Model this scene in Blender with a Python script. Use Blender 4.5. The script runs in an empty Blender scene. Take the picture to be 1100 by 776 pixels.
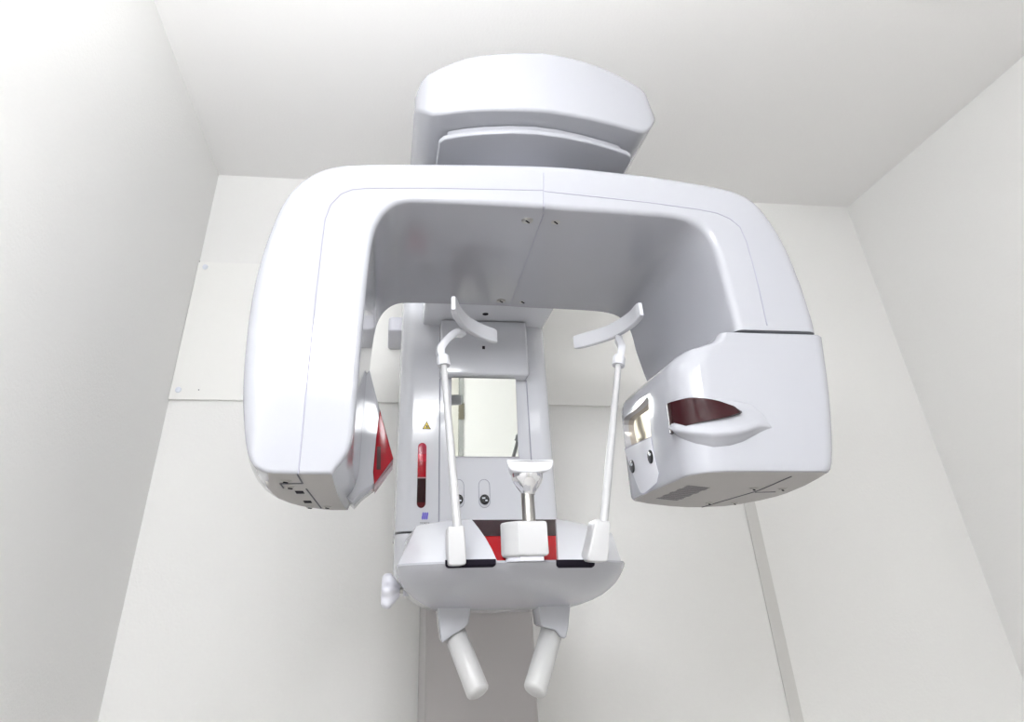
import bpy, bmesh, math, random
from mathutils import Vector, Matrix
PI = math.pi
random.seed(4)
S = bpy.context.scene
COL = S.collection
V = Vector

# ------------------------------------------------------------------ camera model (metres; wall at Y=0, camera at Y=-2)
YAW, PIT, ROL = 0.12781308, 0.53843379, -0.01937685
FPX, PPX, PPY = 695.552, 550 - 45.649, 388 - 151.978
CAM = V((0, -2.0, 1.12))
FW = V((math.sin(YAW)*math.cos(PIT), math.cos(YAW)*math.cos(PIT), math.sin(PIT)))
RT0 = V((math.cos(YAW), -math.sin(YAW), 0)); UP0 = RT0.cross(FW)
RT = RT0*math.cos(ROL) + UP0*math.sin(ROL); UP = UP0*math.cos(ROL) - RT0*math.sin(ROL)
def ray(p): return FW + RT*((p[0]-PPX)/FPX) - UP*((p[1]-PPY)/FPX)
def PX(p, X): d = ray(p); return CAM + d*((X-CAM.x)/d.x)      # point of the plane X = const
def PY(p, Y): d = ray(p); return CAM + d*((Y-CAM.y)/d.y)
def PZ(p, Z): d = ray(p); return CAM + d*((Z-CAM.z)/d.z)

# ------------------------------------------------------------------ materials
def mat(name, col, rough=.4, metal=0., coat=0., bump=0., bscale=300., emit=0., trans=0., spec=.5, var=0.):
    m = bpy.data.materials.new(name); m.use_nodes = True
    nt = m.node_tree; b = nt.nodes['Principled BSDF']
    c = (*col, 1)
    b.inputs['Base Color'].default_value = c
    b.inputs['Roughness'].default_value = rough; b.inputs['Metallic'].default_value = metal
    b.inputs['Coat Weight'].default_value = coat; b.inputs['Coat Roughness'].default_value = .05
    b.inputs['Specular IOR Level'].default_value = spec
    b.inputs['Transmission Weight'].default_value = trans
    if emit: b.inputs['Emission Color'].default_value = c; b.inputs['Emission Strength'].default_value = emit
    if bump or var:
        tc = nt.nodes.new('ShaderNodeTexCoord'); n = nt.nodes.new('ShaderNodeTexNoise')
        n.inputs['Scale'].default_value = bscale; n.inputs['Detail'].default_value = 4
        nt.links.new(tc.outputs['Object'], n.inputs['Vector'])
        if bump:
            bp = nt.nodes.new('ShaderNodeBump'); bp.inputs['Strength'].default_value = bump; bp.inputs['Distance'].default_value = .002
            nt.links.new(n.outputs['Fac'], bp.inputs['Height']); nt.links.new(bp.outputs['Normal'], b.inputs['Normal'])
        if var:
            mx = nt.nodes.new('ShaderNodeMix'); mx.data_type = 'RGBA'
            mx.inputs[6].default_value = c; mx.inputs[7].default_value = (*[k*(1-var) for k in col], 1)
            nt.links.new(n.outputs['Fac'], mx.inputs[0]); nt.links.new(mx.outputs[2], b.inputs['Base Color'])
    return m
M = dict(
 wall=mat('wallpaper', (.90,.895,.88), .85, bump=.35, bscale=170, spec=.2, var=.02),
 ceil=mat('ceiling_paper', (.90,.89,.88), .9, bump=.25, bscale=140, spec=.2, var=.02),
 board=mat('board_paint', (.925,.92,.895), .6, bump=.08, bscale=60, spec=.3, var=.015),
 wall_strip=mat('strip_pale_grey', (.70,.69,.67), .6, bump=.05, bscale=40),
 floor=mat('floor_vinyl', (.80,.775,.75), .45, bump=.05, bscale=30, var=.12),
 cap=mat('cap_plastic', (.80,.83,.90), .35, bump=.02),
 white=mat('white_gloss_plastic', (.425,.431,.466), .08, coat=.0, spec=.42, bump=.01, bscale=500),
 white2=mat('white_lit_copy', (.72,.73,.775), .16, coat=.25, bump=.012, bscale=600),  # white of carriage and covers, lightened to stand in for frontal light
 grey=mat('pale_grey_plastic', (.66,.66,.72), .35, bump=.02),
 seam=mat('seam_shadow_gap', (.34,.34,.41), .7, bump=.02),
 dark=mat('black_gap', (.010,.008,.014), .8, spec=.08, bump=.02),
 black=mat('black_plastic', (.012,.012,.015), .25, bump=.02),
 red=mat('red_window', (.27,.004,.012), .14, spec=.25, bump=.01),
 bright=mat('bright_red_plastic', (.42,.006,.010), .25, spec=.25, bump=.01),
 maroon=mat('smoked_red_window', (.030,.006,.008), .10, spec=.3, bump=.01),
 slate=mat('smoked_grey_window', (.13,.10,.12), .12, coat=.5, bump=.01),
 steel=mat('brushed_steel', (.42,.41,.39), .28, metal=1., bump=.05, bscale=200),
 chrome=mat('clear_chrome', (.72,.72,.74), .08, metal=.85, bump=.01),
 mirror=mat('mirror_glass', (.74,.76,.73), .01, metal=1., bump=.0005),
 port=mat('beige_mirror_port', (.92,.82,.66), .04, metal=.9, bump=.001),
 rod=mat('rod_white', (.50,.50,.51), .3, coat=.1, bump=.01),
 pad=mat('pad_white_lit', (.66,.665,.70), .3, coat=.1, bump=.01),  # pads and hooks lightened; low frontal light is put into the colour
 under=mat('matte_bounce_tint', (.38,.365,.355), .55, bump=.04, bscale=500),  # downward faces: warm floor and wall bounce put into the colour
 post=mat('column_shaded_grey', (.42,.40,.40), .35, bump=.02, bscale=600),  # column darkened; the chin table's shade is put into its colour
 hole=mat('vent_shadow', (.22,.21,.22), .8, spec=.1, bump=.02),
 grip=mat('grip_white_vinyl', (.50,.50,.50), .35, bump=.04, bscale=400),
 yellow=mat('label_yellow', (.75,.55,.06), .5, bump=.01),
 pale=mat('label_pale_yellow', (.80,.77,.50), .4, bump=.01),
 purple=mat('logo_violet', (.16,.13,.62), .5, bump=.01),
 ink=mat('ink_grey', (.10,.10,.12), .6, bump=.01),
 door=mat('door_laminate', (.77,.75,.69), .5, bump=.05, bscale=50, var=.03),
 jamb=mat('door_jamb_grey', (.36,.37,.36), .45, bump=.03),
 hinge=mat('hinge_bronze', (.20,.185,.14), .45, metal=.6, bump=.05),
 alu=mat('fixture_white', (.8,.8,.8), .4, bump=.02),
)
def lampmat(name, col, st):
    m = mat(name, col, .5, bump=.01); b = m.node_tree.nodes['Principled BSDF']
    b.inputs['Emission Color'].default_value = (*col, 1); b.inputs['Emission Strength'].default_value = st; return m
# indicator scale window: clear red at the top, dark block showing through at the bottom
def scalemat():
    m = mat('red_scale_window', (.42,.01,.02), .15, spec=.2, bump=.01); nt = m.node_tree
    tc = nt.nodes.new('ShaderNodeTexCoord'); sp = nt.nodes.new('ShaderNodeSeparateXYZ'); cr = nt.nodes.new('ShaderNodeValToRGB')
    nt.links.new(tc.outputs['Generated'], sp.inputs[0]); nt.links.new(sp.outputs['Z'], cr.inputs['Fac'])
    cr.color_ramp.interpolation = 'CONSTANT'; e = cr.color_ramp.elements
    e[0].position = 0; e[0].color = (.10,.008,.012,1); e[1].position = .08; e[1].color = (.03,.008,.010,1)
    for p, c in ((.44,(.55,.30,.32,1)), (.46,(.42,.008,.02,1)), (.70,(.62,.02,.05,1)), (.82,(.50,.06,.10,1))):
        k = e.new(p); k.color = c
    nt.links.new(cr.outputs[0], nt.nodes['Principled BSDF'].inputs['Base Color']); return m
M['scale'] = scalemat()

# ------------------------------------------------------------------ mesh builder
WPOS = {}
class MB:
    def __init__(s): s.v = []; s.f = []
    def add(s, vs, fs, m='white', smooth=True):
        o = len(s.v); s.v += [V(p) for p in vs]
        s.f += [([i+o for i in f], m, smooth) for f in fs]; return s
    def loft(s, rings, m='white', cap0=True, cap1=True, closed=True, capsmooth=False):
        n = len(rings[0]); vs = [p for r in rings for p in r]; fs = []
        for a in range(len(rings)-1):
            for i in range(n if closed else n-1):
                j = (i+1) % n; fs.append((a*n+i, a*n+j, (a+1)*n+j, (a+1)*n+i))
        s.add(vs, fs, m, True)
        if cap0: s.add(rings[0][::-1], [tuple(range(n))], m, capsmooth)
        if cap1: s.add(rings[-1], [tuple(range(n))], m, capsmooth)
        return s
    def tube(s, pts, r, m='white', n=10, flat=None):
        pts = [V(p) for p in pts]; rings = []
        rr = r if isinstance(r, (list, tuple)) else [r]*len(pts)
        up = V((0,0,1))
        t0 = (pts[1]-pts[0]).normalized()
        u = t0.cross(up if abs(t0.dot(up)) < .9 else V((0,1,0))).normalized()
        for i, p in enumerate(pts):
            t = (pts[min(i+1, len(pts)-1)] - pts[max(i-1, 0)]).normalized()
            u = (u - t*u.dot(t)).normalized(); w = t.cross(u)
            rings.append([p + (u*math.cos(2*PI*k/n) + w*math.sin(2*PI*k/n))*rr[i] for k in range(n)])
        return s.loft(rings, m)
    def capsule(s, a, b, r, m, n=16, dome=.5, r2=None):
        a = V(a); b = V(b); t = (b-a).normalized(); r2 = r2 or r; P = []; R = []
        for k in range(5): q = k/4*PI/2; P.append(a + t*(r*dome*(1-math.sin(q)))); R.append(max(r*math.cos(q), .0003))
        P = P[::-1]; R = R[::-1]; P = [a + t*(r*dome*(1-math.sin(k/4*PI/2))) for k in range(5)]; R = [max(r*math.sin(PI/2 - 0) * math.cos(k/4*PI/2), .0003) for k in range(5)]
        P = P[::-1]; R = R[::-1]
        for k in range(5): q = k/4*PI/2; P.append(b - t*(r2*dome*(1-math.sin(q)))); R.append(max(r2*math.cos(q), .0003))
        return s.tube(P, R, m, n)
    def rbox(s, x0, x1, y0, y1, z0, z1, r=.004, rz=None, m='white', seg=4, ra=None):
        rz = r if rz is None else rz; ra = rz if ra is None else ra
        rings = []
        def ring(off, z):
            return [V((x, y, z)) for x, y in rrect(x0+off, x1-off, y0+off, y1-off, max(ra-off, .0004), 6)]
        for k in range(seg+1):
            q = k/seg*PI/2; rings.append(ring(r*(1-math.sin(q)), z0 + r*(1-math.cos(q))))
        for k in range(seg+1):
            q = PI/2 - k/seg*PI/2; rings.append(ring(r*(1-math.sin(q)), z1 - r*(1-math.cos(q))))
        return s.loft(rings, m)
    def prism(s, outl, d0, d1, fn, r0=.004, r1=.004, m='white', seg=5, mid=1):
        """outline of (a, b) pairs extruded from d0 to d1 with rounded rims; fn(a, b, d) -> point"""
        sg = 1 if d1 > d0 else -1; rings = []
        if area(outl) < 0: outl = outl[::-1]
        if callable(r0):                       # rim radius that varies along the outline
            rr = [r0(*p) for p in outl]; one = offset(outl, 1e-3); pre = []
            for k in range(seg+1):
                q = k/seg*PI/2
                pre.append([V(fn(p[0]+(o[0]-p[0])*1e3*r*(1-math.sin(q)), p[1]+(o[1]-p[1])*1e3*r*(1-math.sin(q)), d0 + sg*r*(1-math.cos(q)))) for p, o, r in zip(outl, one, rr)])
            rm = max(rr)
            rings = [(outl, d0 + sg*rm*1.02)]
        elif r0:
            for k in range(seg+1):
                q = k/seg*PI/2; rings.append((offset(outl, r0*(1-math.sin(q))), d0 + sg*r0*(1-math.cos(q))))
        else: rings.append((outl, d0))
        a, b = rings[-1][1], d1 - sg*r1
        for k in range(1, mid): rings.append((outl, a + (b-a)*k/mid))
        if r1:
            for k in range(seg+1):
                q = PI/2 - k/seg*PI/2; rings.append((offset(outl, r1*(1-math.sin(q))), d1 - sg*r1*(1-math.cos(q))))
        else: rings.append((outl, d1))
        out = [[V(fn(p[0], p[1], d)) for p in o] for o, d in rings]
        if callable(r0): out = pre + out
        return s.loft(out, m)
    def lathe(s, prof, axis_pt, axis=V((0,0,1)), m='white', n=28):
        axis = V(axis).normalized(); u = axis.orthogonal().normalized(); w = axis.cross(u); o = V(axis_pt)
        return s.loft([[o + axis*h + (u*math.cos(2*PI*k/n) + w*math.sin(2*PI*k/n))*max(r, .0002) for k in range(n)] for r, h in prof], m)
    def build(s, name, parent=None, angle=38, label=None, kind=None, post=None):
        bm = bmesh.new(); vs = [bm.verts.new(p) for p in s.v]; mats = []
        for idx, mn, sm in s.f:
            try: f = bm.faces.new([vs[i] for i in idx])
            except ValueError: continue
            if mn not in mats: mats.append(mn)
            f.material_index = mats.index(mn); f.smooth = sm
        bmesh.ops.remove_doubles(bm, verts=bm.verts, dist=1e-6)
        bmesh.ops.recalc_face_normals(bm, faces=bm.faces)
        if post: post(bm, mats)
        c = sum((v.co for v in bm.verts), V())/len(bm.verts)
        for v in bm.verts: v.co -= c
        me = bpy.data.meshes.new(name); bm.to_mesh(me); bm.free()
        for k in mats: me.materials.append(M[k])
        me.set_sharp_from_angle(angle=math.radians(angle))
        o = bpy.data.objects.new(name, me); COL.objects.link(o)
        WPOS[o] = c; o.location = c
        if parent: o.parent = parent; o.location = c - WPOS[parent]
        if label: o['label'] = label
        if kind: o['kind'] = kind
        return o
def rrect(x0, x1, y0, y1, r, n=6):
    pts = []
    for cx, cy, a in ((x1-r,y1-r,0),(x0+r,y1-r,1),(x0+r,y0+r,2),(x1-r,y0+r,3)):
        for k in range(n+1): q = (a + k/n)*PI/2; pts.append((cx + r*math.cos(q), cy + r*math.sin(q)))
    return pts
def area(o): return .5*sum(o[i][0]*o[(i+1)%len(o)][1] - o[(i+1)%len(o)][0]*o[i][1] for i in range(len(o)))
def offset(o, d):
    if abs(d) < 1e-9: return list(o)
    n = len(o); out = []
    for i in range(n):
        a, b, c = V(o[i-1]), V(o[i]), V(o[(i+1)%n])
        t1 = (b-a).normalized(); t2 = (c-b).normalized()
        n1 = V((-t1.y, t1.x)); n2 = V((-t2.y, t2.x)); h = n1+n2
        if h.length < 1e-6: h = n1
        h.normalize(); k = max(h.dot(n1), .5); out.append(tuple(b + h*(d/k)))
    return out
def chaikin(pts, it=2, sharp=()):
    """smooth a closed outline; points whose index is in sharp stay corners"""
    pts = [(p, i in sharp) for i, p in enumerate(pts)]
    for _ in range(it):
        out = []; n = len(pts)
        for i in range(n):
            (a, sa), (b, sb) = pts[i], pts[(i+1)%n]; a2 = V(a); b2 = V(b)
            if sa: out.append((a, True))
            else: out.append((tuple(a2*.75 + b2*.25), False))
            if not sb: out.append((tuple(a2*.25 + b2*.75), False))
        pts = out
    return [p for p, _ in pts]
def XZ(Y): return lambda a, b, d: (a, d, b)
def ix(px, Y): return [(q.x, q.z) for q in (PY(p, Y) for p in px)]
FXZ = lambda a, b, d: (a, d, b)       # outline in X,Z  extruded along Y
FXY = lambda a, b, d: (a, b, d)       # outline in X,Y  extruded along Z
FYZ = lambda a, b, d: (d, a, b)       # outline in Y,Z  extruded along X
def empty(name, loc, label, cat, group=None):
    o = bpy.data.objects.new(name, None); COL.objects.link(o); o.location = loc; o.empty_display_size = .1
    WPOS[o] = V(loc); o['label'] = label; o['category'] = cat
    if group: o['group'] = group
    return o
def slab(name, x0, x1, y0, y1, z0, z1, m, parent=None, kind=None):
    mb = MB(); vs = [(x,y,z) for x in (x0,x1) for y in (y0,y1) for z in (z0,z1)]
    mb.add(vs, [(0,1,3,2),(4,6,7,5),(0,4,5,1),(2,3,7,6),(0,2,6,4),(1,5,7,3)], m, False)
    return mb.build(name, parent, kind=kind)

# ------------------------------------------------------------------ room
XL, XR, H, YB = -.6458, 1.7783, 2.4626, -4.00
T = .1
slab('floor', XL-T, XR+T, YB-T, T, -T, 0, 'floor', kind='structure')
slab('ceiling', XL-T, XR+T, YB-T, T, H, H+T, 'ceil', kind='structure')
slab('wall_left', XL-T, XL, YB-T, T, 0, H, 'wall', kind='structure')
slab('wall_right', XR, XR+T, YB-T, T, 0, H, 'wall', kind='structure')
slab('wall_back', XL, XR, 0, T, 0, H, 'wall', kind='structure')
# wall behind the camera with a doorway (its hinge side shows in the machine's mirror)
DX0, DX1, DZ = -.25, .567, 2.18
mb = MB()
def addbox(mb, x0, x1, y0, y1, z0, z1, m):
    vs = [(x,y,z) for x in (x0,x1) for y in (y0,y1) for z in (z0,z1)]
    mb.add(vs, [(0,1,3,2),(4,6,7,5),(0,4,5,1),(2,3,7,6),(0,2,6,4),(1,5,7,3)], m, False)
addbox(mb, XL, DX0, YB-T, YB, 0, H, 'wall'); addbox(mb, DX1, XR, YB-T, YB, 0, H, 'wall'); addbox(mb, DX0, DX1, YB-T, YB, DZ, H, 'wall')
mb.build('wall_front', kind='structure')
d = slab('door_1', DX0+.035, DX1-.035, YB-.075, YB-.035, .005, DZ-.035, 'door', kind='structure')
mb = MB(); addbox(mb, DX0, DX0+.034, YB-T, YB+.012, 0, DZ, 'jamb'); addbox(mb, DX1-.034, DX1, YB-T, YB+.012, 0, DZ, 'jamb'); addbox(mb, DX0, DX1, YB-T, YB+.012, DZ-.034, DZ, 'jamb')
mb.build('door_frame', d, label='grey metal door frame')
for hz in (.25, 1.0, 1.86):
    MB().rbox(DX1-.040, DX1+.004, YB+.006, YB+.018, hz-.06, hz+.06, .002, m='hinge').build('hinge', d, label='dull bronze hinge')
MB().capsule((DX0+.09, YB-.005, 1.0), (DX0+.20, YB-.005, 1.0), .009, 'steel').rbox(DX0+.08, DX0+.10, YB-.036, YB-.001, .985, 1.015, .002, m='steel').build('door_handle', d, label='steel lever handle')

# key light behind the camera, read from glare; hanging bar form made up
LX, LY, LZ = -.18, -2.32, 1.84
cl = empty('key_light_bar', (LX, LY, H), 'long white light bar behind the photographer, added as key light', 'key light')
M['lamp'] = lampmat('key_light_glow', (.965, .98, 1.), 21.5)
MB().rbox(LX-.40, LX+.40, LY-.06, LY+.06, LZ+.091, LZ+.115, .004, m='alu').build('added_light_housing', cl)
MB().rbox(LX-.395, LX+.395, LY-.055, LY+.055, LZ-.09, LZ+.09, .012, m='lamp').build('added_light_diffuser', cl)
for sx_ in (-.3, .3): MB().tube([(LX+sx_, LY, LZ+.11), (LX+sx_, LY, H)], .005, 'steel', 10).build('added_light_rod', cl)

# the photographer's flash, bounced off the ceiling
fl = bpy.data.lights.new('bounce_flash', 'SPOT'); fl.energy = 38; fl.spot_size = math.radians(150); fl.spot_blend = .35; fl.shadow_soft_size = .04; fl.color = (.97,.985,1)
fo = bpy.data.objects.new('bounce_flash', fl); COL.objects.link(fo); fo.location = (.0, -2.35, 1.60)
fo.rotation_euler = V((-.16, .0, 1)).to_track_quat('-Z', 'Y').to_euler()

# thin upright strip, greyer than the wall, right of the machine
t = MB().rbox(1.072, 1.108, -.003, 0, .0, 1.50, .0012, m='wall_strip').build('upright_strip_1', kind='structure')

# mounting board on the back wall
bd = empty('mounting_board', (.16, 0, 1.656), 'wide off-white mounting board fixed across the back wall behind the x-ray machine', 'wall board')
BZ0, BZ1 = 1.656, 2.108
MB().rbox(XL+.001, .96, -.012, 0, BZ0, BZ1, .0012, m='board').build('panel', bd)
for p in ((220.5, 287), (191.5, 419)):
    q = PY(p, -.012); MB().lathe([(.0002,.0045),(.006,.0042),(.0082,.003),(.0088,0)], (q.x, -.012, q.z), (0,-1,0), 'cap').build('screw_cap', bd, label='round pale blue screw cap')
for p in ((214.5, 281), (213.5, 419)):
    q = PY(p, -.012); MB().lathe([(.0002,.0004),(.0016,.0004),(.0018,0)], (q.x, -.012, q.z), (0,-1,0), 'ink', n=10).build('nail_hole', bd, label='tiny dark nail hole')

# ------------------------------------------------------------------ panoramic x-ray machine
R = empty('panoramic_xray_machine', (.225, -.15, 0), 'white wall-mounted dental panoramic x-ray machine with arched rotating arm and chin table', 'x-ray machine')

# column and carriage
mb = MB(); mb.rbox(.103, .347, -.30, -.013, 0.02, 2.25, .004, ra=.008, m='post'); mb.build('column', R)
MB().rbox(.02, .43, -.55, -.005, 0, .022, .004, ra=.03, m='grey').build('base_plate', R)
CY = -.44
mb = MB()
mb.rbox(.024, .394, CY, -.305, 1.262, 2.05, .003, ra=.034, m='white2')
mb.rbox(.0245, .1025, -.325, -.10, 1.262, 2.05, .003, ra=.012, m='white2'); mb.rbox(.348, .405, -.325, -.10, 1.262, 2.05, .003, ra=.012, m='white2')
def line(mb, pts, r=.0009, m='seam', n=6): mb.tube(pts, r, m, n)
a = PY((472.5,410), CY).x; a2 = PY((565.5,410), CY).x
line(mb, [(a, CY, 1.262), (a, CY, 1.60)], .0014); line(mb, [(a2, CY, 1.41), (a2, CY, 1.60)], .0014)
carr = mb.build('carriage', R)
mb = MB(); mb.rbox(.118, .335, -.482, CY+.005, 1.600, 1.7385, .005, ra=.006, m='white2'); mb.build('mirror_hood', carr)
# overhead bracket joining carriage and head
mb = MB(); mb.rbox(.074, .39, -.61, -.13, 1.74, 2.10, .008, ra=.02, m='white2')
br = mb.build('overhead_bracket', R)
for p in ((521.5,337.5),):
    q = PZ(p, 1.74); MB().lathe([(.0002,-.0012),(.007,-.0012),(.008,.0004)], (q.x,q.y,q.z), m='dark', n=16).build('screw_hole', br, label='round dark hole')
for p in ((519.5,347),):
    q = PZ(p, 1.74); MB().rbox(q.x-.004, q.x+.004, q.y-.008, q.y+.008, 1.7385, 1.742, .0004, m='dark').build('slot', br, label='small black slot')
q = PY((519.5,373.5), -.4825); MB().rbox(q.x-.0035, q.x+.0035, -.4828, -.479, q.z-.004, q.z+.004, .0004, m='dark').build('slot', carr, label='small black slot')
# mirror
a = PY((484.5,410), CY-.004); b = PY((557,491), CY-.004)
mx0, mx1, mz0, mz1 = a.x, b.x, b.z, 1.598
fr = MB().rbox(mx0-.003, mx1+.003, CY-.0042, CY+.002, mz0-.0012, mz1+.001, .0006, m='grey').build('mirror_frame', carr)
ty_ = .078*(mz1-mz0)
mb = MB(); mb.add([(mx0,CY-.005,mz0),(mx1,CY-.005,mz0),(mx1,CY-.005-ty_,mz1),(mx0,CY-.005-ty_,mz1),(mx0,CY-.003,mz0),(mx1,CY-.003,mz0),(mx1,CY-.003,mz1),(mx0,CY-.003,mz1)],
                  [(0,1,2,3),(7,6,5,4),(0,4,5,1),(1,5,6,2),(2,6,7,3),(3,7,4,0)], 'mirror', False)
fr2 = mb.build('mirror', carr, label='small rectangular mirror')
# red scale window
a = PY((453.5,476), CY); b = PY((452.5,546), CY)
xc = (a.x+b.x)/2; w = .0098
cap = [(xc+w*math.cos(q), a.z-w+w*math.sin(q)) for q in [PI*k/10 for k in range(11)]] + [(xc+w*math.cos(q), b.z+w+w*math.sin(q)) for q in [PI+PI*k/10 for k in range(11)]]
MB().prism(cap, CY-.0016, CY+.001, FXZ, .0005, 0, 'scale', 3).build('scale_window', carr, label='upright dark red scale window with round ends')
# slide knobs below the mirror
for p in ((492.5,537), (520.5,537)):
    q = PY(p, CY); z1 = PY((520,515.5), CY).z - .012; w = .0125
    lp = [(q.x+w*math.cos(t), CY, z1+w*math.sin(t)) for t in [PI*k/8 for k in range(9)]] + [(q.x+w*math.cos(t), CY, q.z-.004+w*math.sin(t)) for t in [PI+PI*k/8 for k in range(9)]]
    line(mb := MB(), lp + [lp[0]], .0007); sl = mb.build('slide_slot', carr, label='faint round-ended slot outline')
    kn = MB().lathe([(.0002,.006),(.008,.006),(.0105,.004),(.0108,0)], (q.x, CY, q.z), (0,-1,0), 'black').rbox(q.x-.006, q.x+.001, CY-.0066, CY-.005, q.z+.001, q.z+.004, .0003, m='cap').rbox(q.x+.001, q.x+.006, CY-.0066, CY-.005, q.z-.004, q.z-.001, .0003, m='cap')
    kn.build('slide_knob', carr, label='round black slide knob')
# warning triangle, pale label, maker's mark
q = PY((458.3,457.5), CY); h = .0105
def flat(mb, pts, d, m): mb.prism(pts, CY-d, CY+.001, FXZ, 0, 0, m)
mb = MB(); flat(mb, [(q.x-h, q.z-h*.8), (q.x+h, q.z-h*.8), (q.x, q.z+h*1.05)], .0004, 'black')
flat(mb, [(q.x-h*.74, q.z-h*.65), (q.x+h*.74, q.z-h*.65), (q.x, q.z+h*.74)], .0006, 'yellow')
flat(mb, [(q.x+.0026*math.cos(k*PI/5), q.z-.0022+.0026*math.sin(k*PI/5)) for k in range(10)], .0008, 'black')
mb.build('warning_label', carr, label='yellow and black triangular warning label')
mb = MB(); q = PY((456.5,554.5), CY)
for k in (-1,0,1):
    x = q.x + k*.0046
    pts = [(x-.0026,q.z-.0066),(x-.0004,q.z-.0076),(x+.0014,q.z-.006),(x+.0018,q.z-.001),(x+.0026,q.z+.002),(x+.0026,q.z+.0062),(x+.0006,q.z+.0078),(x-.0012,q.z+.006),(x-.0016,q.z+.001),(x-.0026,q.z-.002)]
    flat(mb, pts, .0006, 'purple')
mb.build('maker_emblem', carr, label='small violet emblem of three wavy strokes')
cu = bpy.data.curves.new('maker_lettering', 'FONT'); cu.body = 'MORITA'; cu.size = .0056; cu.align_x = 'CENTER'; cu.extrude = .0002
to = bpy.data.objects.new('tmp_text', cu); COL.objects.link(to); bpy.context.view_layer.update()
me = bpy.data.meshes.new_from_object(to.evaluated_get(bpy.context.evaluated_depsgraph_get())); bpy.data.objects.remove(to)
me.transform(Matrix.Rotation(PI/2, 4, 'X')); me.materials.clear(); me.materials.append(M['ink'])
lo = bpy.data.objects.new('maker_lettering', me); COL.objects.link(lo); lo.parent = carr
q2 = V((q.x, CY-.0003, PY((456.5,563.2), CY).z)); lo.location = q2 - WPOS[carr]; lo['label'] = 'tiny dark lettering'

# wall bracket left of the carriage
a = PY((417,355), -.18); b = PY((417,340), -.18)
mb = MB(); mb.rbox(a.x, .06, -.18, -.013, a.z, b.z, .006, ra=.012, m='grey'); mb.build('wall_bracket', R, label='pale grey box bracket on the wall')

# ---------------- overhead head
def head_prof(tab, x):
    for (x0,v0),(x1,v1) in zip(tab, tab[1:]):
        if x <= x1:
            t = (x-x0)/(x1-x0); return v0 + (v1-v0)*t
    return tab[-1][1]
frn = [(.022,-1.010),(.026,-1.030),(.033,-1.046),(.045,-1.062),(.07,-1.076),(.12,-1.090),(.19,-1.100),(.26,-1.103),(.34,-1.092),(.41,-1.075),(.46,-1.060),(.488,-1.050),(.500,-1.043),(.509,-1.030),(.513,-1.012)]
top = [(q.x, q.z) for q in (PY(p, y) for p, y in (((447.5,96),-1.01),((449.5,88),-1.03),((453,80),-1.04),((460,74.5),-1.05),((470,70),-1.06),((490,63.5),-1.065),((515,58.5),-1.07),((540,56.8),-1.075),((565,57),-1.075),((590,59),-1.07),((615,63),-1.065),((645,71),-1.055),((670,81),-1.045),((690,91),-1.035),((701,98.5),-1.025),((707,105),-1.012),((708.5,113),-1.0)))]
bot = [(.022,1.955),(.026,1.945),(.033,1.930),(.045,1.914),(.055,1.906),(.07,1.902),(.46,1.902),(.470,1.906),(.480,1.916),(.492,1.932),(.503,1.950),(.513,1.966)]
xs = [.022,.0235,.026,.029,.033,.039,.045,.055,.062,.07,.085,.10,.12,.14,.17,.207,.24,.27,.31,.354,.38,.40,.42,.44,.455,.465,.475,.483,.49,.497,.503,.508,.511,.513]
rings = []
for x in xs:
    zt, zb, yf = head_prof(top,x), head_prof(bot,x), head_prof(frn,x)
    hgt = zt-zb; ring = []
    rt = min(.022, hgt*.40); rb = min(.007, hgt*.3)
    lean = .014                                   # the front face leans back a little towards the top
    for k in range(7): q = PI*1.5 - k/6*PI/2; ring.append(V((x, yf+rb + rb*math.cos(q), zb+rb + rb*math.sin(q))))
    for k in range(7): q = PI - k/6*PI/2; ring.append(V((x, yf+lean+rt + rt*math.cos(q), zt-rt + rt*math.sin(q))))
    ring.append(V((x, -.30, zt-.004))); ring.append(V((x, -.29, zt-.02))); ring.append(V((x, -.29, zb+.01))); ring.append(V((x, -.30, zb)))
    rings.append(ring)
mb = MB(); mb.loft(rings, 'white')
hd = mb.build('overhead_head', R, 35)
pl = [(.070,-.55),(.070,-1.028),(.078,-1.040),(.11,-1.053),(.15,-1.063),(.20,-1.071),(.25,-1.073),(.30,-1.068),(.35,-1.057),(.40,-1.042),(.435,-1.029),(.447,-1.020),(.452,-1.008),(.452,-.55)]
mb = MB(); mb.prism(pl, 1.870, 1.880, FXY, .003, .002, 'white'); mb.prism(offset(pl[::-1] if area(pl)<0 else pl, .016), 1.880, 1.9005, FXY, 0, 0, 'white')
mb.build('head_plate', hd, label='flat white plate under the head')

# ---------------- rotating arm (beam, left leg and upper right leg)
YF = -1.098; YR = -.672; AY = -1.08
outer = [(357,512),(300,512),(283,509.5),(271,500),(265,480),(262.3,445),(262,415),(264,383),(267.5,348),(273,312),(281,280),(291,250),(303,222),(316,204),(334,190),(355,182),(380,178.5),(480,178.5),(585,180),
         (640,185),(700,192),(765,202.5),(793,210),(811,222),(828,244),(844,272),(859,310),(867,335),(873,355),(877.5,390)]
inner = [(793,390),(786,355),(783,342),(775,312),(767.5,282),(759,260),(746,246),(727,239),(690,235.5),(600,230),(585,228),(450,221.5),(430,222.5),(415,231),(405,245),(400,262),(396,290),(391.5,335),(387,385),(383,435),(379,484)]
px = outer + inner
sh = (len(outer)-1, len(outer), 0)
o2 = chaikin(ix(px, AY), 2, sh)
def tab(t, y):
    if y <= t[0][0]: return t[0][1]
    for (y0,v0),(y1,v1) in zip(t, t[1:]):
        if y <= y1: return v0 + (v1-v0)*(y-y0)/(y1-y0)
    return t[-1][1]
FLL = [(-1.09,0),(-1.03,-.008),(-.96,-.014),(-.905,-.015),(-.854,-.012),(-.811,-.004),(-.776,.010),(-.757,.022),(-.745,.036),(-.69,.07)]
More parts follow.
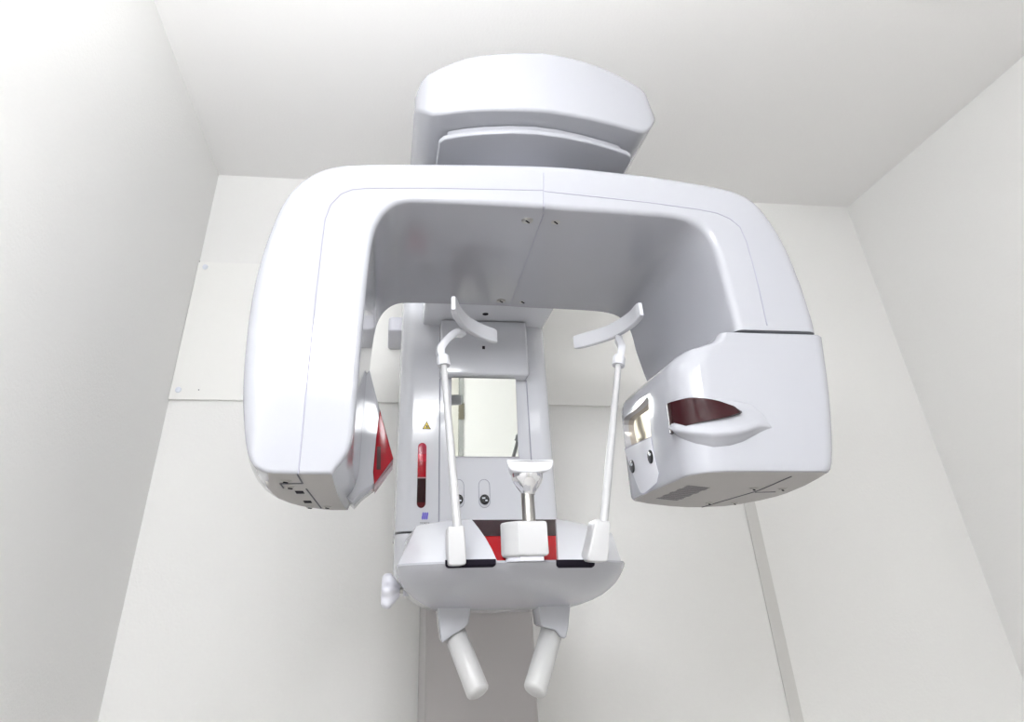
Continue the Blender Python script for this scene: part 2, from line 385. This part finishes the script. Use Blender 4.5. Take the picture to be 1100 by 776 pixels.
FLR = [(-1.06,0),(-.975,.030),(-.886,.047),(-.808,.042),(-.76,.028),(-.733,.014),(-.69,-.01)]
def warp(a, b, d):
    y = d
    if b < 1.60:                                   # the legs stop short of the beam's back
        k = min(1, (1.60-b)/.15)*.055; y = d - k*max(0, (d+1.05)/.36)
    x = a
    if a < -.06: x = a + tab(FLL, y)*min(1, (-.06-a)/.08)
    if a > .56: x = a + tab(FLR, y)*min(1, (a-.56)/.08)
    return (x, y, b)
def rim(a, b):
    if b < 1.275: return .005
    if -.065 < a < .56 and b < 1.705: rm = .009 if a < .5 else .013
    else: rm = .020
    r = .005 + (rm-.005)*min(1, (b-1.275)/.05)
    return r
mb = MB(); mb.prism(o2, YF, YR, warp, rim, .008, 'white', 6, 14)
# joint lines on the front: a groove parallel to the edge, and the middle joint
gl = [(332,390),(338,329),(343,285),(346,260),(349,236),(355,220),(366,208.5),(378,203.8),(394,202.2),(470,202.2),(584,204.5)]
line(mb, [PY(p, YF) for p in gl], .0010)
line(mb, [PY(p, YF) for p in ((332,390),(326,450),(320.5,509))], .0010)
gr = [(584,205.5),(640,211.5),(700,218),(750,225),(770,229),(784,235),(795,244),(802,260),(809,285),(815,309),(824,350)]
line(mb, [PY(p, YF) for p in gr], .0010)
line(mb, [PY((584,181), YF+.012), PY((584,186), YF), PY((584,222), YF), PY((584,227), YF+.014)], .0009)
ZB = PY((585,228), AY).z
line(mb, [PZ((584,230), ZB), PZ((548,328), ZB)], .0012)
# lines on the underside of the left leg
ZL = PY((330,512), AY).z
def zl(*p): return [PZ(q, ZL-.0002) + V((0,0,0)) for q in p]
for ln in (((319.5,510),(325,519.5)), ((325,519.5),(301,519.8)), ((301,519.8),(304.5,524.5)), ((329,525.5),(345,546))): line(mb, zl(*ln), .0011, 'ink')
ZCUT = PY((830,355), YF).z
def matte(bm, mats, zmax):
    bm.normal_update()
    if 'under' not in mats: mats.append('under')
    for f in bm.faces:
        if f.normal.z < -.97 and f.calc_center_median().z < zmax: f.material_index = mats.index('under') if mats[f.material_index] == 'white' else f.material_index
def arm_post(bm, mats):
    fs = [f for f in bm.faces if min(v.co.x for v in f.verts) > .40 or (f.calc_center_median().x > .40 and max(v.co.z for v in f.verts) < 1.56)]
    big = [f for f in bm.faces if len(f.verts) > 60]
    fs = list(set(fs) | set(big)); geom = set(fs)
    for f in fs: geom.update(f.verts); geom.update(f.edges)
    # cap n-gons span both legs: cut them into triangles first so that only the right leg is trimmed
    bmesh.ops.triangulate(bm, faces=big)
    fs = [f for f in bm.faces if f.calc_center_median().x > .40]
    geom = set(fs)
    for f in fs: geom.update(f.verts); geom.update(f.edges)
    bmesh.ops.bisect_plane(bm, geom=list(geom), plane_co=(0,0,ZCUT), plane_no=(0,0,1), clear_inner=True, dist=1e-7)
    ed = [e for e in bm.edges if e.is_boundary and all(abs(v.co.z-ZCUT) < 1e-5 for v in e.verts)]
    bmesh.ops.holes_fill(bm, edges=ed, sides=0)
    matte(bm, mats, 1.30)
arm = mb.build('rotating_arm', R, 30, post=arm_post)
def screw(mb, c, n, r=.0085):
    mb.lathe([(r*1.25,.0002),(r*1.2,.0010),(r,.0012),(r*.95,.0022),(.0002,.0024)], c, n, 'steel', 20)
    u = V(n).orthogonal().normalized()*r*.6
    mb.tube([V(c)+V(n)*.0024-u, V(c)+V(n)*.0024+u], .0014, 'dark', 6); return mb
for p in ((566.5,237),(597,238),(538,324),(561,325)):
    q = PZ(p, ZB); screw(MB(), (q.x, min(q.y,-.705), ZB), (0,0,-1)).build('screw', arm, label='recessed steel screw')
for p in ((307,516.2),(312,522.8),(333.5,545),(352,545)):
    q = PZ(p, ZL); screw(MB(), (q.x, min(q.y,-.785), ZL), (0,0,-1), .006).build('screw', arm, label='small dark-slotted screw')
for p in ((322,529),(330.5,539.3)):
    q = PZ(p, ZL); MB().rbox(q.x-.006, q.x+.006, q.y-.012, q.y+.012, ZL-.0006, ZL+.006, .0003, m='dark').build('socket_hole', arm, label='small black square hole')
# arm bearing between head and arm
MB().lathe([(.105,0),(.11,.004),(.11,.08),(.105,.085)], (.25,-.86,1.786), m='grey').build('swivel_bearing', R)

# sensor head on the inside of the left leg
SY = -.815
so = ix([(397,400),(407.5,441),(421,494),(401.5,521),(387,532),(379,541),(373,536),(375,430)], -.8)
mb = MB(); mb.prism(so, SY, -.71, FXZ, .003, .012, 'white', 4)
sn = mb.build('image_sensor_head', R)
rw = ix([(408,442),(422.3,494.5),(402,522.3),(400.8,509),(404,473)], -.8)
mb = MB(); mb.prism(rw, SY-.002, -.7085, FXZ, .002, .002, 'red', 3)
k = [(q.x, q.z) for q in (PY(p, SY) for p in ((405,480),(409,480),(409,505),(404.5,505)))]
mb.prism(k, SY-.0028, SY, FXZ, 0, 0, 'maroon')
mb.build('sensor_window', sn, label='angled red sensor window')

# ---------------- tube head, lower right
YT = -1.096; RC = .05
xr = [(z, x) for x, z in ix([(873,356),(877.5,390),(881.5,420),(884.3,455),(885.3,485),(884.5,505),(880,515)], -1.06)][::-1]
def rt_x(z):
    if z <= xr[0][0]: return xr[0][1]
    for (z0,x0),(z1,x1) in zip(xr, xr[1:]):
        if z <= z1: return x0 + (x1-x0)*(z-z0)/(z1-z0)
    return xr[-1][1]
ZT = ZCUT; ZBt = 1.275
lv = [(ZBt,.004,.425),(ZBt+.0015,.0012,.425),(ZBt+.005,0,.425),(ZBt+.014,0,.425),(1.31,0,.425),(1.35,0,.426),(1.39,0,.427),(1.42,0,.428),(1.432,0,.4295),(1.442,0,.434),(1.450,0,.442),(1.456,0,.453),(1.460,0,.466),(1.463,0,.480),(1.466,0,.492),(1.471,0,.501),(1.478,0,.506),(ZT-.0055,0,.508),(ZT-.004,.0015,.508)]
def arc(cx, cy, r, a0, n): return [(cx+r*math.cos((a0+k/n)*PI/2), cy+r*math.sin((a0+k/n)*PI/2)) for k in range(n+1)]
def plan(xl, xr_, ins):
    rc = max(.028, RC-ins) if xl < .45 else max(.012, RC-(xl-.428)*.5)
    sx_ = (xl-.425)
    back = [(xr_+.012,-1.04),(xr_+.030,-.975),(xr_+.044,-.90),(xr_+.047,-.86),(xr_+.042,-.808),(xr_+.030,-.762),(xr_+.010,-.730),(xr_-.03,-.716),(xr_-.06,-.715),(xr_-.10,-.730),(xr_-.16,-.768),(xl+.03+sx_*.5,-.785),(xl+.012,-.800),(xl+.003,-.818),(xl,-.84)]
    pts = arc(xl+rc, YT+rc, rc, 2, 12) + arc(xr_-.022, YT+.022, .022, 3, 8)[:-1] + back
    if area(pts) < 0: pts = pts[::-1]
    return offset(pts, ins)
rings = [[V((x,y,z)) for x,y in plan(xl, rt_x(z), inset)] for z, inset, xl in lv]
mb = MB(); mb.loft(rings, 'white', cap1=True)
mb.loft([[V((x,y,z)) for x,y in plan(.51, rt_x(ZT)-.002, .004)] for z in (ZT-.005, ZT+.003)], 'dark')
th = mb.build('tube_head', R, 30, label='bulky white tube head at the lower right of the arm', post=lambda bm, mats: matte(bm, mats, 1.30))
# opening in its inner face
XI = .428
op_px = [(697,424),(690,433),(682,441),(672,447.5),(668,453),(669.5,468),(673,484),(680,505),(688,526),(691,531),(696,529),(711.5,515.5),(704,488),(700,466),(698,445)]
op = chaikin([(q.y, q.z) for q in (PX(p, XI) for p in op_px)], 1)
def yz(p, X): q = PX(p, X); return (q.y, q.z)
def clip(poly, p0, n):
    out = []
    for i in range(len(poly)):
        a, b = V(poly[i]), V(poly[(i+1)%len(poly)]); da, db = (a-p0).dot(n), (b-p0).dot(n)
        if da >= 0: out.append(tuple(a))
        if da*db < 0: out.append(tuple(a + (b-a)*(da/(da-db))))
    return out
s0, s1 = V(yz((671,484), XI)), V(yz((701,470), XI)); t_ = (s1-s0).normalized(); nrm = V((-t_.y, t_.x))
if nrm.y < 0: nrm = -nrm
op = op if area(op) > 0 else op[::-1]
op_top = clip(op, s0, nrm); op_low = clip(op, s0, -nrm)
mb = MB(); mb.prism(op_top, XI-.03, XI+.014, FYZ, 0, 0, 'white'); cut = mb.build('tmp_cut')
md = th.modifiers.new('b', 'BOOLEAN'); md.operation = 'DIFFERENCE'; md.object = cut; md.solver = 'EXACT'
bpy.context.view_layer.update()
dg = bpy.context.evaluated_depsgraph_get()
nm = bpy.data.meshes.new_from_object(th.evaluated_get(dg)); th.modifiers.clear(); th.data = nm
bpy.data.objects.remove(cut)
nm.set_sharp_from_angle(angle=math.radians(30))
# mirror port above, white control panel below
big = offset(op_top, -.0006)
MB().prism(big, XI+.012, XI+.0145, FYZ, 0, 0, 'port').build('beam_port', th, label='beige mirrored beam port')
XP = XI-.0035
cp = MB().prism(op_low, XI-.0035, XI+.010, FYZ, .0008, 0, 'white2', 3)
cp.tube([V((XI-.0022, *p)) for p in offset(op_low, -.0006)] + [V((XI-.0022, *offset(op_low, -.0006)[0]))], .0011, 'seam', 6)
cp = cp.build('control_panel', th, label='white control panel on the inner face')
for p in ((679.5,501.5),(699,491)):
    q = PX(p, XP); MB().lathe([(.0105,-.001),(.0105,.0014),(.0090,.0022),(.0002,.0024)], (XP, q.y, q.z), (-1,0,0), 'black').rbox(XP-.0032, XP-.0018, q.y-.007, q.y-.001, q.z+.001, q.z+.004, .0003, m='cap').build('control_knob', th, label='round black knob')
# brow and smoked window, wrapped around the front inner edge
XC, YC = .4265+RC, YT+RC
def wrap(u, z, d):
    if u >= XC: return (u, YT-d, z)
    q = min((XC-u)/RC, PI/2); ex = (XC-u) - q*RC
    return (XC - (RC+d)*math.sin(q), YC - (RC+d)*math.cos(q) + ex, z)
def u_of(p):
    """arc coordinate whose point on the tube head's front shows at the given place of the photograph"""
    best = None
    for k in range(400):
        u = XC - RC*PI/2 - .01 + k*.0006
        z = 1.38
        for _ in range(3):
            x, y, _z = wrap(u, z, 0); q = PY(p, y); z = q.z
        e = abs(q.x - wrap(u, z, 0)[0])
        if best is None or e < best[0]: best = (e, u, z)
    return best[1], best[2]
def sheet(mb, topl, botl, prof, m, n=40, back=.012):
    """grid between two (u, z) polylines; prof rows = (v, d) from top 0 to bottom 1"""
    def at(l, t):
        f = t*(len(l)-1); i = min(int(f), len(l)-2); f -= i
        return V(l[i])*(1-f) + V(l[i+1])*f
    def byu(l, u):
        for a, b in zip(l, l[1:]):
            if u <= b[0]: return a[1] + (b[1]-a[1])*(u-a[0])/max(b[0]-a[0], 1e-6)
        return l[-1][1]
    u0 = max(topl[0][0], botl[0][0]); u1 = min(topl[-1][0], botl[-1][0])
    rows = []
    for v, dd in prof:
        row = []
        for k in range(n+1):
            f = k/n; uu = topl[0][0]*(1-v)+botl[0][0]*v; ue = topl[-1][0]*(1-v)+botl[-1][0]*v
            u = uu + (ue-uu)*f
            zt, zb = byu(topl, u), byu(botl, u); s_ = dd(f) if callable(dd) else dd
            row.append(V(wrap(u, zt + (zb-zt)*v, s_)))
        rows.append(row)
    rows = [[V(p) for p in rows[0]]] + rows + [[V(p) for p in rows[-1]]]
    for e in (0, -1):
        for i, p in enumerate(rows[e]): rows[e][i] = p + V((back*.6, back, 0))
    vs = [p for r in rows for p in r]; w_ = n+1
    fs = [(a*w_+i, a*w_+i+1, (a+1)*w_+i+1, (a+1)*w_+i) for a in range(len(rows)-1) for i in range(n)]
    fs.append(tuple(a*w_ for a in range(len(rows)))); fs.append(tuple(a*w_+n for a in range(len(rows)))[::-1])
    mb.add(vs, fs, m, True); return mb
bt = [u_of(p) for p in ((718.5,432),(727,428.5),(742,426),(757,426.5),(788,430),(808,434),(820,445),(829,459))]
bl_ = [u_of(p) for p in ((721.5,466),(735,474),(748,479),(767,482.5),(785,480),(799,475.5),(815,467),(829,460.5))]
def bell(h): return lambda f: h*min(1, f/.14 if f<.14 else 1)**.7*math.sin(min(1, (1-f)/.45)*PI/2)
sheet(MB(), bt, bl_, [(0,-.001),(.06,bell(.003)),(.25,bell(.004)),(.5,bell(.007)),(.66,bell(.013)),(.74,bell(.016)),(.79,bell(.0155)),(.83,bell(.011)),(.90,bell(.004)),(1,-.001)], 'white').build('window_brow', th, 60, label='raised white brow around the smoked window')
wt = [u_of(p) for p in ((720.5,434.5),(731,431),(742,428.6),(755,429.2),(772,433),(787,438.2),(792,442.5))]
wb = [u_of(p) for p in ((727.5,466),(738,460.8),(748,457),(765,453),(780,449.2),(790,446),(792.3,444))]
sheet(MB(), wt, wb, [(0,.0075),(.3,.0085),(.7,.0105),(1,.0125)], 'maroon').build('smoked_window', th, 60, label='dark smoked red window tapering to a point')
# underside details
def zt_(p): return PZ(p, ZBt-.0002)
mb = MB()
for ln in (((850,512),(820,525),(812,528),(754,545)), ((811,529),(833,528.6))): line(mb, [zt_(p) for p in ln], .0009, 'ink')
mb.build('underside_joint', th, label='thin joint line across the underside')
for p in ((809.7,524.5),(840.5,525),(762,540.2),(789,540.2)): screw(MB(), PZ(p, ZBt), (0,0,-1), .006).build('screw', th, label='small dark-slotted screw')
g = [PZ(p, ZBt-.0003) for p in ((739,521.6),(765,524.2),(728.5,538.5),(704,536))]
mb = MB()
for i in range(9):
    for j in range(9):
        a_, b_ = (i+.5)/9, (j+.5+(.5 if i%2 else 0))/9.6
        p = (g[0]*(1-b_)+g[1]*b_)*(1-a_) + (g[3]*(1-b_)+g[2]*b_)*a_
        mb.rbox(p.x-.0020, p.x+.0020, p.y-.0062, p.y+.0062, ZBt-.0004, ZBt+.003, .0002, m='hole', seg=1)
mb.build('vent_grille', th, label='patch of small grey vent holes')

# groove on the inner face of the upper right leg
# ---------------- chin table
CX = .195
def bowl_ring(w, yf, yt, z, yb=-.52, n=24, e=.75):
    pts = []
    for k in range(n+1):
        q = PI - k/n*PI; c, s_ = math.cos(q), math.sin(q)
        pts.append(V((CX + w*math.copysign(abs(c)**e, c), yt - (yt-yf)*abs(s_)**.9, z)))
    pts.append(V((CX + min(w*.95, .165), yb, z))); pts.append(V((CX - min(w*.95, .165), yb, z)))
    return pts
ZS = 1.1745
lvl = [(ZS,.1735,-.985,-.90),(ZS-.0025,.1745,-.988,-.90),(1.168,.1738,-.983,-.897),(1.163,.172,-.974,-.893),(1.157,.169,-.962,-.889),(1.150,.164,-.945,-.884),(1.143,.156,-.924,-.878),(1.136,.146,-.900,-.870),(1.130,.134,-.873,-.855),(1.125,.122,-.845,-.83),(1.121,.110,-.815,-.80),(1.118,.098,-.78,-.77),(1.116,.086,-.74,-.73)]
mb = MB(); mb.loft([bowl_ring(w, yf, yt, ZS+(z-ZS)*1.11) for z, w, yf, yt in lvl], 'white')
ct = mb.build('chin_table', R, 40)
mb = MB(); mb.rbox(.024, .394, CY, -.14-.165, 1.168, 1.2585, .004, ra=.034, m='white2'); mb.rbox(.05, .345, -.56, CY+.04, 1.135, 1.215, .01, ra=.01, m='white2')
mb.build('chin_table_arm', R)
# raised wings with slots at their front foot
def wing(lo, hi, name, bow=0):
    mb = MB(); n = len(lo); rg = []
    for f, off in ((0,0),(.25,0),(.5,0),(.75,0),(.97,0),(.99,.0008),(1,.003)):
        l2 = [(V(a)*(1-f) + V(b)*f) + V((bow*math.sin(PI*f) if i in (4,5,6,7) else 0,0,0)) for i, (a, b) in enumerate(zip(lo, hi))]; xy = [(p.x,p.y) for p in l2]
        if area(xy) < 0: xy = offset(xy[::-1], off)[::-1]
        else: xy = offset(xy, off)
        rg.append([V((x, y, p.z)) for (x, y), p in zip(xy, l2)])
    mb.loft(rg, 'white2'); return mb.build(name, ct, 25, label='sloping white top cover beside the red insert')
z0 = ZS-.0004
L_in = [(533,601.5),(529,590),(524,579),(517,568),(508,557.5)]
def fy(px): return [PY(p, -.975+.14*((602-p[1])/45.)) for p in px]   # inner edge climbs from front to back
le = fy(L_in)
lo = [V((.023,-.905,z0)), V((.05,-.940,z0)), V((.09,-.965,z0)), V((.13,-.978,z0)), V((le[0].x,-.982,z0)), V((le[0].x+.002,-.95,z0)), V((le[0].x,-.90,z0)), V((le[0].x-.004,-.85,z0)), V((le[0].x-.008,-.60,z0)), V((.028,-.60,z0))]
tl = [PY((448,564.5),-.82), PY((462,562),-.826), PY((478,559.5),-.832), PY((492,558.5),-.838), PY((506,557.5),-.842)]
hi = tl + [V((tl[-1].x+.0005,-.83,tl[-1].z)), V((tl[-1].x,-.80,tl[-1].z)), V((tl[-1].x-.002,-.75,tl[-1].z)), V((tl[-1].x-.004,-.60,tl[-1].z)), V((.045,-.60,tl[0].z))]
wing(lo, hi, 'top_cover', .004)
re = PY((598.5,602), -.975)
lo = [V((re.x,-.982,z0)), V((.29,-.976,z0)), V((.325,-.955,z0)), V((.350,-.93,z0)), V((.367,-.905,z0)), V((.362,-.60,z0)), V((re.x,-.60,z0))]
tr = [PY((597.5,557.5),-.842), PY((612,559.5),-.838), PY((627,563),-.834), PY((642,567),-.828), PY((657,572.5),-.82)]
hi = tr + [V((tr[-1].x-.004,-.60,tr[-1].z)), V((tr[0].x,-.60,tr[0].z))]
wing(lo, hi, 'top_cover')
# black slots at the seam
for pa, pb in (((479,607),(533,607)), ((598,607),(642,607))):
    a = PY(pa, -.99); b = PY(pb, -.99)
    n = 14; pts = []
    mb = MB(); rows = []
    for zz, cut_ in ((a.z+.0065, 0), (a.z, 0), (a.z-.002, .0012), (a.z-.0035, .004)):
        row = []
        for k in range(n+1):
            x = a.x + cut_ + (b.x-a.x-2*cut_)*k/n; c = max(-1, min(1, (x-CX)/.174)); c2 = math.copysign(abs(c)**(1/.75), c)
            y = -.90 - .0885*math.sqrt(max(0, 1-c2*c2))**.9
            row.append(V((x, y-.0012+max(0, ZS-.0045-zz)*.9, zz)))
        rows.append(row)
    rows = [[p+V((0,.006,0)) for p in rows[0]]] + rows + [[p+V((0,.006,0)) for p in rows[-1]]]
    mb.loft(rows, 'dark', False, False, closed=False); mb.build('slide_slot', ct, label='black slot along the front seam')
# red insert between the covers
xa, xb = le[-1].x-.022, tr[0].x+.004
ztop = tr[0].z - .0005
def ys(z): return -.975 + (z-1.1725)*2.0
z1_, z2_ = 1.213, 1.236
def xl_(z): f = (z-ZS)/(ztop-ZS); return le[0].x + (tl[-1].x-le[0].x)*f + .004*math.sin(PI*max(0, min(1, f))) - .0015
def xr_i(z): f = (z-ZS)/(ztop-ZS); return re.x + (tr[0].x-re.x)*f + .0015
def insert(za, zb, d, m, name, label):
    n = 8; mb = MB(); rows = []
    for k in range(n+1):
        z = za + (zb-za)*k/n; rows.append([V((xl_(z), ys(z)-d, z)), V((xr_i(z), ys(z)-d, z)), V((xr_i(z), -.61, z)), V((xl_(z), -.61, z))])
    mb.loft(rows, m); mb.build(name, ct, 25, label=label)
insert(ZS-.002, z1_+.006, 0, 'bright', 'red_insert', 'bright red insert behind the chin rest')
insert(z1_, ztop, .0012, 'maroon', 'smoked_cover', 'dark smoked red cover at the back')

# adjusting knob on the left
mb = MB(); q = PY((418,635), -.80)
rings = []
for x, r in ((-.0125,.016),(-.0115,.0195),(-.009,.0225),(-.004,.0240),(.000,.0240),(.003,.0225),(.009,.0165),(.015,.010),(.017,.007)):
    rings.append([V((q.x+x, -.80 + (r*(1+.13*math.cos(6*t+.4)))*math.cos(t), q.z + (r*(1+.13*math.cos(6*t+.4)))*math.sin(t))) for t in [2*PI*k/50 for k in range(50)]])
mb.loft(rings, 'grey'); mb.lathe([(.0045,.015),(.0045,.036)], (q.x,-.80,q.z), (1,0,0), 'steel', 14); mb.rbox(q.x+.022, q.x+.06, -.815, -.785, q.z-.008, q.z+.012, .002, m='white')
mb.build('adjusting_knob', ct, label='pale grey lobed knob on the left end')

# ---------------- chin rest
CYR = -.985
mb = MB()
bo = [(540.5,568),(548,559),(587,558),(588.5,596),(570,597.5),(555,599.5),(545,597)]
b0 = [PY(p, -1.0) for p in ((541,566),(547,559),(587.5,558),(588,597),(556,599),(544,596.5))]
front = ix([(556,559.5),(587,558.5),(588.5,597),(556,599)], -1.015)
x0, x1 = front[0][0], front[1][0]; zt1 = front[0][1]; zb1 = front[2][1]
plan_b = [(x0,-1.015),(x1,-1.015),(x1+.001,-.94),(x0-.010,-.94),(x0-.020,-.985),(x0-.016,-.998)]
mb.prism(plan_b, zb1, zt1, FXY, .004, .004, 'rod', 4)
mb.prism(offset(plan_b if area(plan_b)>0 else plan_b[::-1], .006), ZS-.002, zb1+.004, FXY, 0, 0, 'grey')
cr = mb.build('chin_rest_block', R, 30, label='white faceted block carrying the chin rest')
sx = PY((567.5,545), -.975)
zs0, zs1 = zt1-.003, PY((567,531), -.975).z
MB().lathe([(.0098,0),(.0098,zs1-zs0),(.0085,zs1-zs0+.002)], (sx.x, -.975, zs0), m='steel').build('chin_rest_post', cr, label='brushed steel post')
zc = zs1
ztray = PY((570,507), -.975).z
h_ = ztray - zc
MB().lathe([(.0098,-.001),(.0108,.002),(.0130,h_*.14),(.0175,h_*.32),(.0215,h_*.50),(.0235,h_*.66),(.0240,h_*.80),(.0238,h_*.95),(.022,h_*1.1)], (sx.x+.001, -.975, zc), m='chrome').build('chin_rest_cup', cr, label='shiny grey funnel-shaped cup')
ty = -1.0
tp = ix([(544,494.5),(546,493),(555,493.8),(570,494.2),(584,493.8),(593,493),(595.5,494.5),(595,500),(592.5,504.5),(588,506.3),(580,507.2),(570,508.4),(560,507.4),(552,506.5),(547.5,504.5),(545,500)], ty)
mb = MB(); mb.prism(chaikin(tp, 2), ty, -.950, lambda a, b, d: (sx.x + (a-sx.x)*(1-.30*(d-ty)/.05), d, b), .003, .004, 'pad', 4, 3)
mb.build('chin_tray', cr, 40, label='white curved chin tray')

# ---------------- temple supports
def temple(sock, rodb, rodt, hookpts, pad, flip):
    YS = -1.0
    rb = PY(rodb, -.979); rt = PY(rodt, -.93)
    mb = MB(); mb.prism(chaikin(ix(sock, YS), 1), YS, -.960, FXZ, .0025, .0025, 'rod', 4)
    t = mb.build('temple_support', R, 35)
    MB().tube([rb - (rt-rb).normalized()*.02, rb, rt, rt+(rt-rb).normalized()*.01], [.0066,.0066,.0054,.0054], 'rod', 16).build('rod', t)
    # hook: flat bar swept along a curved path
    pts = hookpts(rt)
    mb = MB(); rings = []
    n = len(pts)
    for i, p in enumerate(pts):
        tg = (pts[min(i+1,n-1)] - pts[max(i-1,0)]).normalized()
        sd = V((0,0,1)).cross(tg); sd = V((1,0,0)) if sd.length < .2 else sd.normalized()
        sd = V((.25*flip,-.97,0)); sd = (sd - tg*sd.dot(tg)).normalized(); up = tg.cross(sd)
        w, h = .0072, .0062
        rings.append([p + sd*(w*cx) + up*(h*cy) for cx, cy in ((1,.6),(.8,1),(-.8,1),(-1,.6),(-1,-.6),(-.8,-1),(.8,-1),(1,-.6))])
    mb.loft(rings, 'pad'); mb.lathe([(.0105,-.006),(.011,-.004),(.011,.010),(.0095,.013)], rt, (rt-rb), 'pad', 18)
    mb.build('hook', t, 45)
    # pad: curved strip of even height
    mb = MB(); rings = []; n = len(pad)
    for i, p in enumerate(pad):
        tg = (pad[min(i+1,n-1)] - pad[max(i-1,0)]); tg.z = 0; tg.normalize(); nr = V((-tg.y, tg.x, 0))
        e = min(i, n-1-i); th_ = .0056*(1 if e >= 2 else (.93 if e == 1 else .6)); hh = .0145*(1 if e >= 2 else (.96 if e == 1 else .86))
        rings.append([p + nr*(th_*cx) + V((0,0,hh*cy)) for cx, cy in ((1,.9),(.7,1),(-.7,1),(-1,.9),(-1,-.9),(-.7,-1),(.7,-1),(1,-.9))])
    mb.loft(rings, 'pad'); mb.build('temple_pad', t, 40)
def curve3(P, n=14):
    out = []
    Q = [P[0]*2-P[1]] + P + [P[-1]*2-P[-2]]
    for i in range(1, len(Q)-2):
        for k in range(n):
            t = k/n; a,b,c,d_ = Q[i-1],Q[i],Q[i+1],Q[i+2]
            out.append(.5*((2*b) + (c-a)*t + (2*a-5*b+4*c-d_)*t*t + (3*b-a-3*c+d_)*t**3))
    out.append(P[-1]); return out
ZPD = 1.583
padL = curve3([PZ(p, ZPD) for p in ((487,325.5),(490.5,335),(498,345),(509,352.5),(521,358),(533,362))], 5)
padR = curve3([PZ(p, ZPD) for p in ((688.5,332),(680,342),(668,350.5),(653,358),(636,363.5),(617,368.5))], 5)
def hookL(rt):
    e = PZ((496.5,358.5), 1.566)
    return curve3([rt + V((-.002,0,.006)), rt + V((-.006,.002,.022)), rt + V((.002,.010,.040)), (rt + V((.0,.0,.052)))*.45 + e*.55, e], 6)
def hookR(rt):
    e = PZ((665,364), 1.566)
    return curve3([rt + V((.002,0,.006)), rt + V((.008,.002,.020)), rt + V((.014,.012,.034)), (rt + V((.012,.02,.046)))*.5 + e*.5, e], 6)
temple([(480.5,567),(484,564.5),(489,567),(494,564.5),(498,564),(499.2,569),(501.5,604),(499,607.5),(484,608),(481.5,605)], (491,563), (476.5,390), hookL, padL, 1)
temple([(639.5,559),(642,557),(647,560),(653,560),(656,561),(656,566),(653.8,601),(651.5,604),(633,603.5),(630.5,600.5),(637,574)], (648.5,561), (664.5,390), hookR, padR, -1)

# ---------------- handles
def handle(br_px, g0, g1, tip, label):
    P = ix(br_px, -.80)
    mb = MB(); mb.prism(P, -.830, -.772, FXZ, .0028, .0028, 'white', 3)
    h = mb.build('handle', R, 35, label=label)
    a = PY(g0, -.80); b = PY(g1, tip)
    MB().capsule(a, b, .0172, 'grip', 24, .35).build('grip', h)
handle(((467.5,642),(503.5,642),(502,666.5),(500,671),(494.5,676),(484,682),(474,690),(472.5,686)), (486,674), (515,747.5), -.845, 'left handle with a white grip slanting to the right')
handle(((573,642),(609,642),(605.5,675),(603.5,684),(601.5,685.5),(597.5,684),(592,677),(580,673.5),(577,671)), (594.5,672), (573.5,745.5), -.845, 'right handle with a white grip slanting to the left')

# ------------------------------------------------------------------ world, camera, view
w = bpy.data.worlds.new('world'); S.world = w; w.use_nodes = True
w.node_tree.nodes['Background'].inputs[0].default_value = (.9,.95,1,1); w.node_tree.nodes['Background'].inputs[1].default_value = .3
cam = bpy.data.cameras.new('camera'); co = bpy.data.objects.new('camera', cam); COL.objects.link(co)
cam.sensor_fit = 'HORIZONTAL'; cam.sensor_width = 36; cam.lens = 36*FPX/1100
cam.shift_x = (550-PPX)/1100; cam.shift_y = (PPY-388)/1100
co.matrix_world = Matrix(((RT.x,UP.x,-FW.x,CAM.x),(RT.y,UP.y,-FW.y,CAM.y),(RT.z,UP.z,-FW.z,CAM.z),(0,0,0,1)))
cam.clip_start = .01
S.camera = co
S.view_settings.view_transform = 'Standard'; S.view_settings.look = 'None'
S.view_settings.gamma = 1; S.view_settings.use_curve_mapping = False; S.view_settings.exposure = 0.70
